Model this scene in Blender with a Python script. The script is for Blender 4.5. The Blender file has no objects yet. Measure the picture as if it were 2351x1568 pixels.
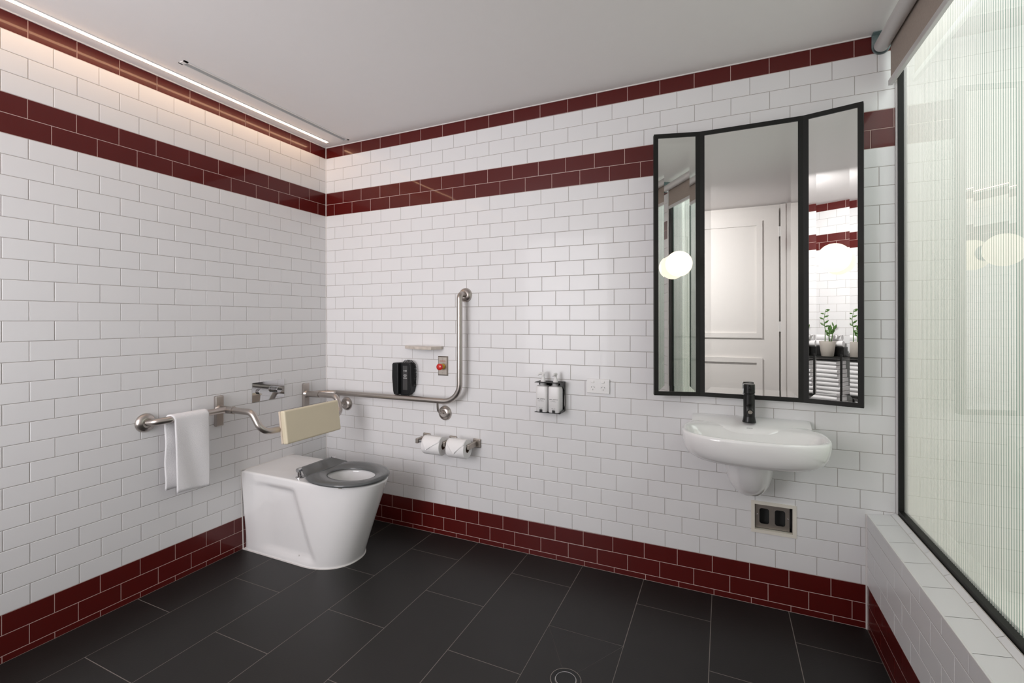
import bpy, bmesh, math, random
from mathutils import Vector, Matrix
random.seed(7)
SC = bpy.context.scene
PI = math.pi

# ------------------------------------------------------------------ camera, world, lights, exposure
cam = bpy.data.cameras.new('camera'); cam.sensor_width = 36.0; cam.lens = 1091.342 / 2351 * 36
cam.shift_x = (1175.5 - 1151.13) / 2351; cam.shift_y = -(784 - 735.24) / 2351
cam.clip_start = 0.02
co = bpy.data.objects.new('camera', cam); SC.collection.objects.link(co)
co.matrix_world = (Matrix.Translation((2.3962, -2.3771, 1.2562)) @ Matrix.Rotation(math.radians(25.0), 4, 'Z')
                   @ Matrix.Rotation(PI / 2, 4, 'X') @ Matrix.Rotation(math.radians(-0.0817), 4, 'Z'))
SC.camera = co
w = bpy.data.worlds.new('world'); SC.world = w; w.use_nodes = True
w.node_tree.nodes['Background'].inputs[0].default_value = (0.8, 0.86, 0.9, 1)
w.node_tree.nodes['Background'].inputs[1].default_value = 0.6
SC.view_settings.view_transform = 'Standard'; SC.view_settings.look = 'None'
SC.view_settings.exposure = 0.12; SC.view_settings.gamma = 1.0; SC.view_settings.use_curve_mapping = False
SC.cycles.use_denoising = True; SC.cycles.max_bounces = 12; SC.cycles.transparent_max_bounces = 12
SC.cycles.sample_clamp_indirect = 6.0
LED_E, GLOBE_E = 14.0, 1.2

def area(name, loc, rot, sx, sy, power, col, spread=PI):
    l = bpy.data.lights.new(name, 'AREA'); l.shape = 'RECTANGLE'; l.size = sx; l.size_y = sy
    l.energy = power; l.color = col; l.spread = spread
    o = bpy.data.objects.new(name, l); SC.collection.objects.link(o); o.location = loc; o.rotation_euler = rot
    return o
# daylight in the space beyond the fluted glass: level light facing the glass and skylight from above it
area('daylight_beyond_glass', (4.45, -1.0, 1.5), (0, PI / 2, 0), 2.3, 2.3, 6.5, (1.0, 0.985, 0.985))
area('skylight_beyond_glass', (3.50, -0.95, 2.57), (0, 0, 0), 0.7, 2.2, 31, (1.0, 0.985, 1.0))
# added fill light, set before a made-up frosted window behind the camera
area('fill_light_behind', (0.67, -3.135, 1.42), (PI / 2, 0, 0), 1.02, 1.66, 19.5, (0.985, 0.965, 1.0), math.radians(120))

# added fill spotlight, unseen, aimed at the door end for soft bounce
SPOT = Vector((1.70, -1.75, 2.30)); SPOT_DIR = Vector((0.16, -0.85, -0.50)).normalized()
l = bpy.data.lights.new('fill_spot_light', 'AREA'); l.shape = 'DISK'; l.size = 0.12; l.energy = 14; l.color = (1.0, 0.97, 0.975); l.spread = math.radians(125)
o = bpy.data.objects.new('fill_spot_light', l); SC.collection.objects.link(o); o.location = SPOT + SPOT_DIR * 0.062; o.rotation_euler = SPOT_DIR.to_track_quat('-Z', 'Y').to_euler()

# ------------------------------------------------------------------ helpers
def mat(name, col=(0.8, 0.8, 0.8), rough=0.5, metal=0.0, coat=0.0, noise=0.0, nscale=20.0, bump=0.0, bscale=60.0,
        emit=None, estr=0.0, spec=0.5, coatr=0.05, aniso=0.0):
    m = bpy.data.materials.new(name); m.use_nodes = True
    nt = m.node_tree; b = nt.nodes['Principled BSDF']
    b.inputs['Base Color'].default_value = (*col, 1); b.inputs['Roughness'].default_value = rough
    b.inputs['Metallic'].default_value = metal; b.inputs['Coat Weight'].default_value = coat
    b.inputs['Coat Roughness'].default_value = coatr; b.inputs['Specular IOR Level'].default_value = spec
    if emit:
        b.inputs['Emission Color'].default_value = (*emit, 1); b.inputs['Emission Strength'].default_value = estr
    tc = nt.nodes.new('ShaderNodeTexCoord')
    n = nt.nodes.new('ShaderNodeTexNoise'); n.inputs['Scale'].default_value = nscale; n.inputs['Detail'].default_value = 4
    nt.links.new(tc.outputs['Object'], n.inputs['Vector'])
    mr = nt.nodes.new('ShaderNodeMapRange'); nt.links.new(n.outputs['Fac'], mr.inputs['Value'])
    k = max(noise, 0.01)
    mr.inputs['To Min'].default_value = 1 - k; mr.inputs['To Max'].default_value = 1 + k
    hs = nt.nodes.new('ShaderNodeHueSaturation'); hs.inputs['Color'].default_value = (*col, 1)
    nt.links.new(mr.outputs['Result'], hs.inputs['Value']); nt.links.new(hs.outputs['Color'], b.inputs['Base Color'])
    if bump:
        n2 = nt.nodes.new('ShaderNodeTexNoise'); n2.inputs['Scale'].default_value = bscale; n2.inputs['Detail'].default_value = 3
        nt.links.new(tc.outputs['Object'], n2.inputs['Vector'])
        bp = nt.nodes.new('ShaderNodeBump'); bp.inputs['Strength'].default_value = bump; bp.inputs['Distance'].default_value = 0.002
        nt.links.new(n2.outputs['Fac'], bp.inputs['Height']); nt.links.new(bp.outputs['Normal'], b.inputs['Normal'])
    return m

M = {}
M['tile_white'] = mat('tile_white', (0.795, 0.79, 0.795), 0.36, coat=0.14, noise=0.02, nscale=3, bump=0.10, bscale=9, coatr=0.04)
M['tile_red'] = mat('tile_red', (0.092, 0.0060, 0.0048), 0.30, coat=0.30, spec=0.3, noise=0.10, nscale=4, bump=0.12, bscale=10, coatr=0.04)
M['grout'] = mat('grout', (0.43, 0.40, 0.38), 0.85, noise=0.08, nscale=30)
M['grout_light'] = mat('grout_light', (0.62, 0.47, 0.43), 0.85, noise=0.08, nscale=30)
M['caulk'] = mat('caulk', (0.78, 0.75, 0.73), 0.5)
M['floor_tile'] = mat('floor_tile', (0.0115, 0.0102, 0.0096), 0.46, noise=0.16, nscale=5, bump=0.12, bscale=120)
M['floor_grout'] = mat('floor_grout', (0.30, 0.265, 0.24), 0.9, noise=0.12)
M['ceiling'] = mat('ceiling_paint', (0.88, 0.85, 0.84), 0.7, noise=0.01)
M['ceramic'] = mat('ceramic', (0.90, 0.89, 0.885), 0.09, coat=0.5, coatr=0.03)
M['ceramic_cream'] = mat('cream_plastic', (0.78, 0.74, 0.66), 0.35)
M['steel'] = mat('brushed_steel', (0.50, 0.46, 0.43), 0.30, metal=1.0, noise=0.05, nscale=80, bump=0.05, bscale=300)
M['steel_dull'] = mat('dull_steel', (0.42, 0.38, 0.34), 0.42, metal=1.0, noise=0.12, nscale=25)
M['chrome'] = mat('chrome', (0.62, 0.62, 0.63), 0.04, metal=1.0)
M['black_metal'] = mat('black_metal', (0.013, 0.013, 0.012), 0.5, noise=0.05, spec=0.25)
M['black_gloss'] = mat('black_satin', (0.006, 0.006, 0.006), 0.30, coat=0.1, spec=0.35)
M['black_plastic'] = mat('black_plastic', (0.008, 0.0085, 0.0095), 0.42, bump=0.05, bscale=400, spec=0.3)
M['label_grey'] = mat('label_grey', (0.06, 0.06, 0.062), 0.2)
M['print_grey'] = mat('print_grey', (0.32, 0.32, 0.32), 0.5)
M['print_dark'] = mat('print_dark', (0.06, 0.055, 0.055), 0.5)
M['print_red'] = mat('print_red', (0.42, 0.05, 0.03), 0.5)
M['seat_grey'] = mat('seat_grey', (0.105, 0.11, 0.112), 0.20, coat=0.2, noise=0.05)
M['cushion'] = mat('cushion_vinyl', (0.76, 0.68, 0.50), 0.38, noise=0.04, nscale=6, bump=0.05, bscale=60)
M['cushion_edge'] = mat('cushion_edge', (0.70, 0.60, 0.49), 0.45)
M['towel'] = mat('terry_towel', (0.88, 0.87, 0.88), 0.95, noise=0.02, nscale=200, bump=0.9, bscale=420, spec=0.1)
M['paper'] = mat('tissue_paper', (0.90, 0.89, 0.885), 0.9, noise=0.02, bump=0.25, bscale=90, spec=0.1)
M['card'] = mat('cardboard', (0.16, 0.10, 0.06), 0.9)
M['white_plastic'] = mat('white_plastic', (0.83, 0.82, 0.81), 0.28)
M['dark_slot'] = mat('dark_slot', (0.03, 0.03, 0.03), 0.7)
M['bottle'] = mat('bottle_white', (0.80, 0.79, 0.785), 0.35)
M['stone'] = mat('pale_stone', (0.58, 0.52, 0.46), 0.3, noise=0.35, nscale=22)
M['red_plastic'] = mat('red_plastic', (0.62, 0.025, 0.018), 0.15, coat=0.4)
M['yellow_plastic'] = mat('yellow_plastic', (0.80, 0.46, 0.03), 0.3)
M['globe'] = mat('opal_globe', (0.35, 0.33, 0.30), 0.2, emit=(1.0, 0.86, 0.66), estr=GLOBE_E)
M['led'] = mat('led_diffuser', (0.9, 0.85, 0.8), 0.4, emit=(1.0, 0.64, 0.38), estr=LED_E)
M['white_metal'] = mat('white_powdercoat', (0.80, 0.79, 0.78), 0.3)
M['blind_tube'] = mat('blind_tube_white', (0.62, 0.60, 0.59), 0.35)
M['blind_fabric'] = mat('blind_fabric', (0.42, 0.355, 0.31), 0.9, noise=0.12, nscale=140, bump=0.4, bscale=300, spec=0.1)
M['galv'] = mat('galvanised', (0.35, 0.42, 0.43), 0.35, metal=1.0, noise=0.3, nscale=60)
M['door_paint'] = mat('door_paint', (0.84, 0.81, 0.78), 0.35)
M['beyond_wall'] = mat('beyond_wall', (0.78, 0.76, 0.71), 0.6)
M['pot'] = mat('pot_glaze', (0.58, 0.53, 0.48), 0.35)
M['leaf'] = mat('leaf', (0.06, 0.14, 0.025), 0.35, noise=0.3, nscale=30)
M['soil'] = mat('soil', (0.03, 0.02, 0.015), 0.95)
M['slot_grey'] = mat('slot_grey', (0.38, 0.40, 0.41), 0.5)
M['wall_core'] = mat('wall_core', (0.5, 0.48, 0.46), 0.9)
M['water'] = mat('bowl_water', (0.30, 0.26, 0.20), 0.05)

def mirror_mat():
    m = bpy.data.materials.new('mirror_silver'); m.use_nodes = True
    b = m.node_tree.nodes['Principled BSDF']
    b.inputs['Base Color'].default_value = (0.86, 0.87, 0.85, 1); b.inputs['Metallic'].default_value = 1
    b.inputs['Roughness'].default_value = 0.0
    return m
M['mirror'] = mirror_mat()

def glass_front():
    m = bpy.data.materials.new('glass_front'); m.use_nodes = True; nt = m.node_tree; nt.nodes.clear()
    o = nt.nodes.new('ShaderNodeOutputMaterial'); mx = nt.nodes.new('ShaderNodeMixShader')
    f = nt.nodes.new('ShaderNodeFresnel'); f.inputs['IOR'].default_value = 1.50
    t = nt.nodes.new('ShaderNodeBsdfTransparent'); t.inputs[0].default_value = (0.965, 0.985, 0.972, 1)
    g = nt.nodes.new('ShaderNodeBsdfGlossy'); g.inputs['Roughness'].default_value = 0.0; g.inputs[0].default_value = (1, 1, 1, 1)
    nt.links.new(f.outputs[0], mx.inputs[0]); nt.links.new(t.outputs[0], mx.inputs[1]); nt.links.new(g.outputs[0], mx.inputs[2])
    nt.links.new(mx.outputs[0], o.inputs[0]); return m
M['glass_front'] = glass_front()

def glass_reed():
    # green body glass: thicker and greener in the grooves between the flutes
    m = bpy.data.materials.new('glass_flutes'); m.use_nodes = True; nt = m.node_tree; nt.nodes.clear()
    o = nt.nodes.new('ShaderNodeOutputMaterial'); mx = nt.nodes.new('ShaderNodeMixShader'); mx.inputs[0].default_value = 0.50
    t = nt.nodes.new('ShaderNodeBsdfTransparent'); tr = nt.nodes.new('ShaderNodeBsdfTranslucent')
    tc = nt.nodes.new('ShaderNodeTexCoord'); sp = nt.nodes.new('ShaderNodeSeparateXYZ'); nt.links.new(tc.outputs['Object'], sp.inputs[0])
    a = nt.nodes.new('ShaderNodeMath'); a.operation = 'MULTIPLY'; a.inputs[1].default_value = 1 / 0.0118
    nt.links.new(sp.outputs['Y'], a.inputs[0])
    fr = nt.nodes.new('ShaderNodeMath'); fr.operation = 'FRACT'; nt.links.new(a.outputs[0], fr.inputs[0])
    s = nt.nodes.new('ShaderNodeMath'); s.operation = 'SUBTRACT'; s.inputs[1].default_value = 0.5; nt.links.new(fr.outputs[0], s.inputs[0])
    ab = nt.nodes.new('ShaderNodeMath'); ab.operation = 'ABSOLUTE'; nt.links.new(s.outputs[0], ab.inputs[0])
    cr = nt.nodes.new('ShaderNodeValToRGB'); nt.links.new(ab.outputs[0], cr.inputs[0])
    cr.color_ramp.elements[0].position = 0.30; cr.color_ramp.elements[0].color = (0.835, 0.85, 0.835, 1)
    cr.color_ramp.elements[1].position = 0.41; cr.color_ramp.elements[1].color = (0.10, 0.25, 0.205, 1)
    nt.links.new(cr.outputs[0], t.inputs[0]); nt.links.new(cr.outputs[0], tr.inputs[0])
    nt.links.new(t.outputs[0], mx.inputs[1]); nt.links.new(tr.outputs[0], mx.inputs[2])
    nt.links.new(mx.outputs[0], o.inputs[0]); return m
M['glass_reed'] = glass_reed()

class MB:
    def __init__(s): s.v = []; s.f = []; s.m = []
    def add(s, vs, fs, mi=0):
        k = len(s.v); s.v += [Vector(p) for p in vs]
        for f in fs: s.f.append([k + i for i in f]); s.m.append(mi)
        return s
    def box(s, a, b, mi=0, mtx=None):
        x0, y0, z0 = [min(p, q) for p, q in zip(a, b)]; x1, y1, z1 = [max(p, q) for p, q in zip(a, b)]
        vs = [(x0, y0, z0), (x1, y0, z0), (x1, y1, z0), (x0, y1, z0), (x0, y0, z1), (x1, y0, z1), (x1, y1, z1), (x0, y1, z1)]
        if mtx: vs = [mtx @ Vector(p) for p in vs]
        return s.add(vs, [(3, 2, 1, 0), (4, 5, 6, 7), (0, 1, 5, 4), (1, 2, 6, 5), (2, 3, 7, 6), (3, 0, 4, 7)], mi)
    def loft(s, rings, cap0=True, cap1=True, mi=0, closed=False):
        n = len(rings[0]); vs = [p for r in rings for p in r]; fs = []
        R = len(rings)
        for i in range(R if closed else R - 1):
            j = (i + 1) % R
            for k in range(n):
                l = (k + 1) % n
                fs.append((i * n + k, i * n + l, j * n + l, j * n + k))
        if not closed:
            if cap0: fs.append(tuple(reversed(range(n))))
            if cap1: fs.append(tuple((R - 1) * n + k for k in range(n)))
        return s.add(vs, fs, mi)
    def tube(s, path, r, seg=16, mi=0, caps=True):
        P = [Vector(p) for p in path]; rs = r if isinstance(r, (list, tuple)) else [r] * len(P)
        rings = []; up = None
        for i, p in enumerate(P):
            t = (P[min(i + 1, len(P) - 1)] - P[max(i - 1, 0)]).normalized()
            if up is None:
                up = Vector((0, 0, 1)) if abs(t.z) < 0.9 else Vector((1, 0, 0))
            u = (up - t * up.dot(t)).normalized(); vv = t.cross(u); up = u
            rings.append([p + (u * math.cos(2 * PI * k / seg) + vv * math.sin(2 * PI * k / seg)) * rs[i] for k in range(seg)])
        return s.loft(rings, caps, caps, mi)
    def lathe(s, prof, c=(0, 0, 0), axis='z', seg=32, mi=0, ring=False):
        # prof: list of (radius, height) along the axis
        c = Vector(c); rings = []
        for (r, h) in prof:
            r = max(r, 1e-5); ring = []
            for k in range(seg):
                a = 2 * PI * k / seg; x, y = r * math.cos(a), r * math.sin(a)
                v = {'z': (x, y, h), 'y': (x, -h, y), 'x': (h, x, y)}[axis] if isinstance(axis, str) else None
                if v is None: v = axis @ Vector((x, y, h))
                ring.append(c + Vector(v))
            rings.append(ring)
        return s.loft(rings, not ring, not ring, mi, closed=ring)
    def prism(s, poly, z0, z1, mi=0):
        return s.loft([[(x, y, z0) for x, y in poly], [(x, y, z1) for x, y in poly]], True, True, mi)
    def build(s, name, mats, parent=None, smooth=False, bevel=0, seg=2, angle=40, origin=None, subsurf=0, recalc=True):
        if not isinstance(mats, (list, tuple)): mats = [mats]
        if origin is None: origin = Vector((0, 0, 0))
        off = Vector(origin)
        if parent is not None: off = WORLD[parent.name]
        me = bpy.data.meshes.new(name); me.from_pydata([tuple(p - off) for p in s.v], [], s.f)
        for m in mats: me.materials.append(m)
        me.polygons.foreach_set('material_index', s.m)
        if recalc:
            bm = bmesh.new(); bm.from_mesh(me); bmesh.ops.recalc_face_normals(bm, faces=bm.faces[:]); bm.to_mesh(me); bm.free()
        me.polygons.foreach_set('use_smooth', [smooth] * len(me.polygons))
        if smooth:
            try: me.set_sharp_from_angle(angle=math.radians(angle))
            except Exception: pass
        o = bpy.data.objects.new(name, me); SC.collection.objects.link(o)
        if parent is not None: o.parent = parent
        else: o.location = off
        WORLD[o.name] = off
        if bevel:
            b = o.modifiers.new('bevel', 'BEVEL'); b.width = bevel; b.segments = seg; b.limit_method = 'ANGLE'; b.angle_limit = math.radians(35)
            b.harden_normals = False
        if subsurf:
            b = o.modifiers.new('sub', 'SUBSURF'); b.levels = subsurf; b.render_levels = subsurf
        return o
WORLD = {}
def tag(o, label, cat, group=None):
    o['label'] = label; o['category'] = cat
    if group: o['group'] = group
    return o
def thing(name, label, cat, loc, group=None):
    o = bpy.data.objects.new(name, None); SC.collection.objects.link(o); o.location = loc; o.empty_display_size = 0.05
    WORLD[o.name] = Vector(loc); return tag(o, label, cat, group)
def struct(o): o['kind'] = 'structure'; return o

def arc(p0, c, p1, n=8):
    # quarter bend from p0 to p1 around corner point c (quadratic-ish circular)
    p0, c, p1 = Vector(p0), Vector(c), Vector(p1); o = p0 + p1 - c; out = []
    for i in range(n + 1):
        a = PI / 2 * i / n
        out.append(o + (p0 - o) * math.cos(a) + (p1 - o) * math.sin(a))
    return out
def fillet(pts, r, n=8):
    P = [Vector(p) for p in pts]; out = [P[0]]
    for i in range(1, len(P) - 1):
        a = (P[i - 1] - P[i]); b = (P[i + 1] - P[i]); la, lb = a.length, b.length; a.normalize(); b.normalize()
        th = a.angle(b); rr = r[i - 1] if isinstance(r, (list, tuple)) else r
        d = min(rr / math.tan(th / 2), la * 0.49, lb * 0.49); rr = d * math.tan(th / 2)
        bis = (a + b).normalized(); c = P[i] + bis * (rr / math.sin(th / 2))
        s0 = P[i] + a * d - c; s1 = P[i] + b * d - c; tot = s0.angle(s1); ax = s0.cross(s1).normalized()
        for k in range(n + 1): out.append(c + Matrix.Rotation(tot * k / n, 3, ax) @ s0)
    out.append(P[-1]); return out

# ------------------------------------------------------------------ tiled walls
U = 0.077; PR = 0.9834; PT = 0.953; CUT = 0.3411
Z15 = (14 + 2 * PR + CUT) * U
def zb(b):
    if b >= 15:
        z = -(min(b, 29) - 15)
        if b > 29: z -= PR * (min(b, 31) - 29)
        if b > 31: z -= CUT
        return Z15 + z * U
    z = 15 - max(b, 6)
    if b < 6: z += PR * (6 - max(b, 4))
    if b < 4: z += 4 - max(b, 1)
    if b < 1: z += PT
    return Z15 + z * U
CEIL = zb(0); ROWS = [(zb(i + 1), zb(i)) for i in range(32)]
REDROWS = {0, 4, 5, 29, 30, 31}
G = 0.0018
def rowoff_back(i):
    red = i in REDROWS; f = i / 28.0
    if i == 29: return 1.142, 1.9587
    if i in (30,): return 0.093, 1.9603
    if i == 31: return 1.18, 1.962
    o = -0.0652 + 0.2758 * f; wd = 1.975
    if i in (4, 5): wd = 1.960; o = -0.05
    return (o if i % 2 == 0 else o + wd / 2), wd
def rowoff_left(i):
    f = i / 28.0; o = 1.7151 - 0.18 * f; wd = 1.971 + 0.0138 * f
    if i == 4: return 1.8305, 1.9605
    if i == 5: return 0.8997, 1.9608
    if i == 29: return 0.646, 1.9787
    if i == 30: return 1.66, 1.975
    if i == 31: return 0.67, 1.975
    return (o if i % 2 == 0 else o - wd / 2), wd

def tile_wall(name, fr, u0, u1, rowoff, zmax=None, zmin=0.0, hole=None, thick=0.09, red=True, rows=None):
    """fr(u, z, n) -> world; n is the height above the tile face"""
    mb = MB(); rnd = random.Random(sum(map(ord, name)))
    zmax = CEIL if zmax is None else zmax
    def rect(a, b, c, d, mi):
        e = 0.0017; t = lambda: rnd.uniform(-0.00010, 0.00010)
        lo = -0.0014
        h = [t() for _ in range(4)]
        O = [(a, c), (b, c), (b, d), (a, d)]
        m1 = [(a + e * .45, c + e * .45), (b - e * .45, c + e * .45), (b - e * .45, d - e * .45), (a + e * .45, d - e * .45)]
        I = [(a + e, c + e), (b - e, c + e), (b - e, d - e), (a + e, d - e)]
        vs = [fr(u, z, lo) for u, z in O] + [fr(u, z, -0.0003 + h[k]) for k, (u, z) in enumerate(m1)] + [fr(u, z, h[k]) for k, (u, z) in enumerate(I)]
        fs = [(8, 9, 10, 11)]
        for k in range(4):
            l = (k + 1) % 4; fs.append((k, l, 4 + l, 4 + k)); fs.append((4 + k, 4 + l, 8 + l, 8 + k))
        mb.add(vs, fs, mi)
    for i, (za, zc) in enumerate(ROWS):
        if za >= zmax - 1e-4 or zc <= zmin: continue
        zt = min(zc, zmax); zl = max(za, zmin)
        if zt - zl < 0.006: continue
        o, wd = rowoff(i); o *= U; wd *= U
        mi = 1 if (i in REDROWS and red) else 0
        j = math.floor((u0 - o) / wd); a = u0
        while a < u1 - 1e-5:
            b = min(o + (j + 1) * wd, u1)
            j += 1
            if b - a < 0.004: 
                if b >= u1: break
                a = b; continue
            A, B_, C_, D_ = a + G / 2, b - G / 2, zl + G / 2, zt - G / 2
            a = b
            if hole and A < hole[1] and B_ > hole[0] and C_ < hole[3] and D_ > hole[2]:
                us = sorted(set([A, B_] + [q for q in hole[:2] if A < q < B_])); zs = sorted(set([C_, D_] + [q for q in hole[2:] if C_ < q < D_]))
                for p in range(len(us) - 1):
                    for q in range(len(zs) - 1):
                        mu, mz = (us[p] + us[p + 1]) / 2, (zs[q] + zs[q + 1]) / 2
                        if hole[0] < mu < hole[1] and hole[2] < mz < hole[3]: continue
                        mb.add([fr(us[p], zs[q], 0), fr(us[p + 1], zs[q], 0), fr(us[p + 1], zs[q + 1], 0), fr(us[p], zs[q + 1], 0)], [(0, 1, 2, 3)], mi)
            else: rect(A, B_, C_, D_, mi)
    # grout bed, cut round the opening, with the wall body behind it
    us = [u0, u1]; zs = [zmin] + [z for z in (zb(29), zb(6), zb(4), zb(1)) if zmin < z < zmax] + [zmax]
    if hole: us = sorted(us + list(hole[:2])); zs = sorted(zs + list(hole[2:]))
    for p in range(len(us) - 1):
        for q in range(len(zs) - 1):
            mu, mz = (us[p] + us[p + 1]) / 2, (zs[q] + zs[q + 1]) / 2
            if hole and hole[0] < mu < hole[1] and hole[2] < mz < hole[3]: continue
            rd = red and (mz < zb(29) or zb(6) < mz < zb(4) or mz > zb(1))
            mb.add([fr(us[p], zs[q], -0.0011), fr(us[p + 1], zs[q], -0.0011), fr(us[p + 1], zs[q + 1], -0.0011), fr(us[p], zs[q + 1], -0.0011)], [(0, 1, 2, 3)], 3 if rd else 2)
    t = -thick
    mb.add([fr(u0, zmin, t), fr(u1, zmin, t), fr(u1, zmax, t), fr(u0, zmax, t)], [(0, 1, 2, 3)], 4)
    ob = mb.build(name, [M['tile_white'], M['tile_red'], M['grout'], M['grout_light'], M['wall_core']], smooth=False)
    return struct(ob)

XG = 3.024           # inner face of the glass screen line
HOLE = (2.521, 2.667, 0.333, 0.446)
YE = -1.845          # end of the glass opening
YN = -3.16           # wall behind the camera
tile_wall('wall_back', lambda u, z, n: (u, -n, z), 0.0, 3.019, rowoff_back, hole=HOLE)
tile_wall('wall_left', lambda u, z, n: (n, -u, z), 0.0, 3.16, rowoff_left)
tile_wall('wall_near', lambda u, z, n: (u, YN + n, z), 0.0, 1.98, lambda i: (0.35 + (0 if i % 2 == 0 else 0.985), 1.97))
XL, SILL = 2.925, 0.467
tile_wall('wall_right', lambda u, z, n: (XL - n, -u, z), 0.0, 2.98, lambda i: ((0.36 if i % 2 == 0 else 1.35), 2.02), zmax=SILL - 0.006, thick=0.05)
tile_wall('wall_right', lambda u, z, n: (3.018 - n, -u, z), -YE + 0.02, 3.16, lambda i: (0.5 + (0 if i % 2 == 0 else 0.985), 1.97), zmin=SILL + 0.02, thick=0.12)

# floor: large dark tiles, half-bond, with the drain tile cut to an envelope fall
def build_floor():
    mb = MB(); g = 0.0014
    mb.add([(-0.02, 0.02, -0.0012), (3.1, 0.02, -0.0012), (3.1, -3.2, -0.0012), (-0.02, -3.2, -0.0012)], [(0, 1, 2, 3)], 1)
    mb.add([(-0.02, 0.02, -0.1), (3.1, 0.02, -0.1), (3.1, -3.2, -0.1), (-0.02, -3.2, -0.1)], [(0, 1, 2, 3)], 1)
    xs = [-0.02, 0.2345] + [0.2345 + 0.302 * k for k in range(1, 10)]
    c = (1.896, -0.777); DR = 0.054
    for k in range(len(xs) - 1):
        x0, x1 = xs[k], min(xs[k + 1], XL)
        if x0 >= XL: break
        off = -0.216 if k % 2 == 1 else -0.521
        y = 0.0; ys = [0.0]; q = off
        while q > -3.16: ys.append(q); q -= 0.6055
        ys.append(-3.16)
        for a, b in zip(ys[:-1], ys[1:]):
            A, B2, T, Bm = x0 + g, x1 - g, a - g, b + g
            if A < c[0] < B2 and T > c[1] > Bm and a < -0.4:
                # tile with the drain: four facets falling to the drain, hairline joints
                Bq = Bm
                ring = [(A, T), (B2, T), (B2, -1.03), (A, -1.03)]
                N = 32; circ = [(c[0] + DR * math.cos(2 * PI * i / N), c[1] + DR * math.sin(2 * PI * i / N)) for i in range(N)]
                angs = [math.atan2(p[1] - c[1], p[0] - c[0]) for p in ring]
                def inside(i, s):
                    return circ[i % N]
                # order corners: TL, TR, BR, BL -> sectors
                secs = [(1, 0), (0, 3), (3, 2), (2, 1)]
                for s0, s1 in secs:
                    a0, a1 = angs[s0], angs[s1]
                    if a1 < a0: a1 += 2 * PI
                    pts = [(c[0] + DR * math.cos(a0 + (a1 - a0) * t / 10), c[1] + DR * math.sin(a0 + (a1 - a0) * t / 10)) for t in range(11)]
                    poly = pts + [ring[s1], ring[s0]]
                    cx_ = sum(p[0] for p in poly) / len(poly); cy_ = sum(p[1] for p in poly) / len(poly)
                    mx, my = (ring[s0][0] + ring[s1][0]) / 2 - c[0], (ring[s0][1] + ring[s1][1]) / 2 - c[1]
                    L = math.hypot(mx, my); sx, sy = mx / L * 0.0007, my / L * 0.0007
                    mb.add([(p[0] + sx, p[1] + sy, 0.0) for p in poly], [tuple(range(len(poly)))], 0)
                if Bm < -1.03 - 2 * g:
                    mb.add([(A, -1.03 - g, 0), (B2, -1.03 - g, 0), (B2, Bm, 0), (A, Bm, 0)], [(0, 1, 2, 3)], 0)
                continue
            mb.add([(A, T, 0), (B2, T, 0), (B2, Bm, 0), (A, Bm, 0)], [(0, 1, 2, 3)], 0)
    struct(mb.build('floor', [M['floor_tile'], M['floor_grout']]))
build_floor()
struct(MB().box((-0.1, 0.1, CEIL), (3.06, -3.3, CEIL + 0.1)).build('ceiling', M['ceiling']))
# white silicone lines in the corners
tr = MB().box((0, 0, 0), (0.004, -0.004, CEIL)); struct(tr.build('trim_1', M['caulk']))
tr = MB().box((0, 0, CEIL - 0.0045), (3.02, -0.004, CEIL)).box((0, 0, CEIL - 0.0045), (0.004, -3.16, CEIL)); struct(tr.build('trim_2', M['caulk']))
tr = MB().box((XL - 0.005, 0, 0), (XL, -0.005, SILL)); struct(tr.build('trim_3', M['caulk']))
# sill of the low wall: rising slightly to the glass, edge trim, tiles
sl = MB(); ya = 0.0
js = [0.0, -0.113]
while js[-1] > -1.9: js.append(js[-1] - 0.155)
js[-1] = -1.845; js.append(-2.98)
for a, b in zip(js[:-1], js[1:]):
    sl.add([(XL + 0.004, a - 0.0009, SILL), (3.001, a - 0.0009, SILL + 0.010), (3.001, b + 0.0009, SILL + 0.010), (XL + 0.004, b + 0.0009, SILL)], [(0, 1, 2, 3)], 0)
sl.add([(XL, 0, SILL - 0.0012), (3.06, 0, SILL + 0.014), (3.06, -2.98, SILL + 0.014), (XL, -2.98, SILL - 0.0012)], [(0, 1, 2, 3)], 1)
k = 0
for a in [0, -0.19] + [-0.19 - 0.155 * i for i in range(1, 13)]:
    b = max(a - (0.19 if a == 0 else 0.155), YE)
    if a > YE: sl.add([(3.0025, a - .0008, SILL + 0.0102), (3.018, a - .0008, SILL + 0.0190), (3.018, b + .0008, SILL + 0.0190), (3.0025, b + .0008, SILL + 0.0102)], [(0, 1, 2, 3)], 0)
sl.add([(3.0015, 0, SILL + 0.009), (3.022, 0, SILL + 0.0175), (3.022, YE, SILL + 0.0175), (3.0015, YE, SILL + 0.009)], [(0, 1, 2, 3)], 2)
struct(sl.build('trim_4', [M['tile_white'], M['grout'], M['ceramic_cream']]))
struct(MB().box((XL - 0.001, 0, SILL - 0.008), (XL + 0.005, -2.98, SILL + 0.0005)).build('trim_5', M['white_metal'], bevel=0.002))
struct(MB().box((3.018, 0, SILL + 0.012), (3.024, -0.006, CEIL)).box((3.018, YE, SILL + 0.012), (3.026, YE - 0.02, CEIL)).build('trim_6', M['white_metal']))

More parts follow.
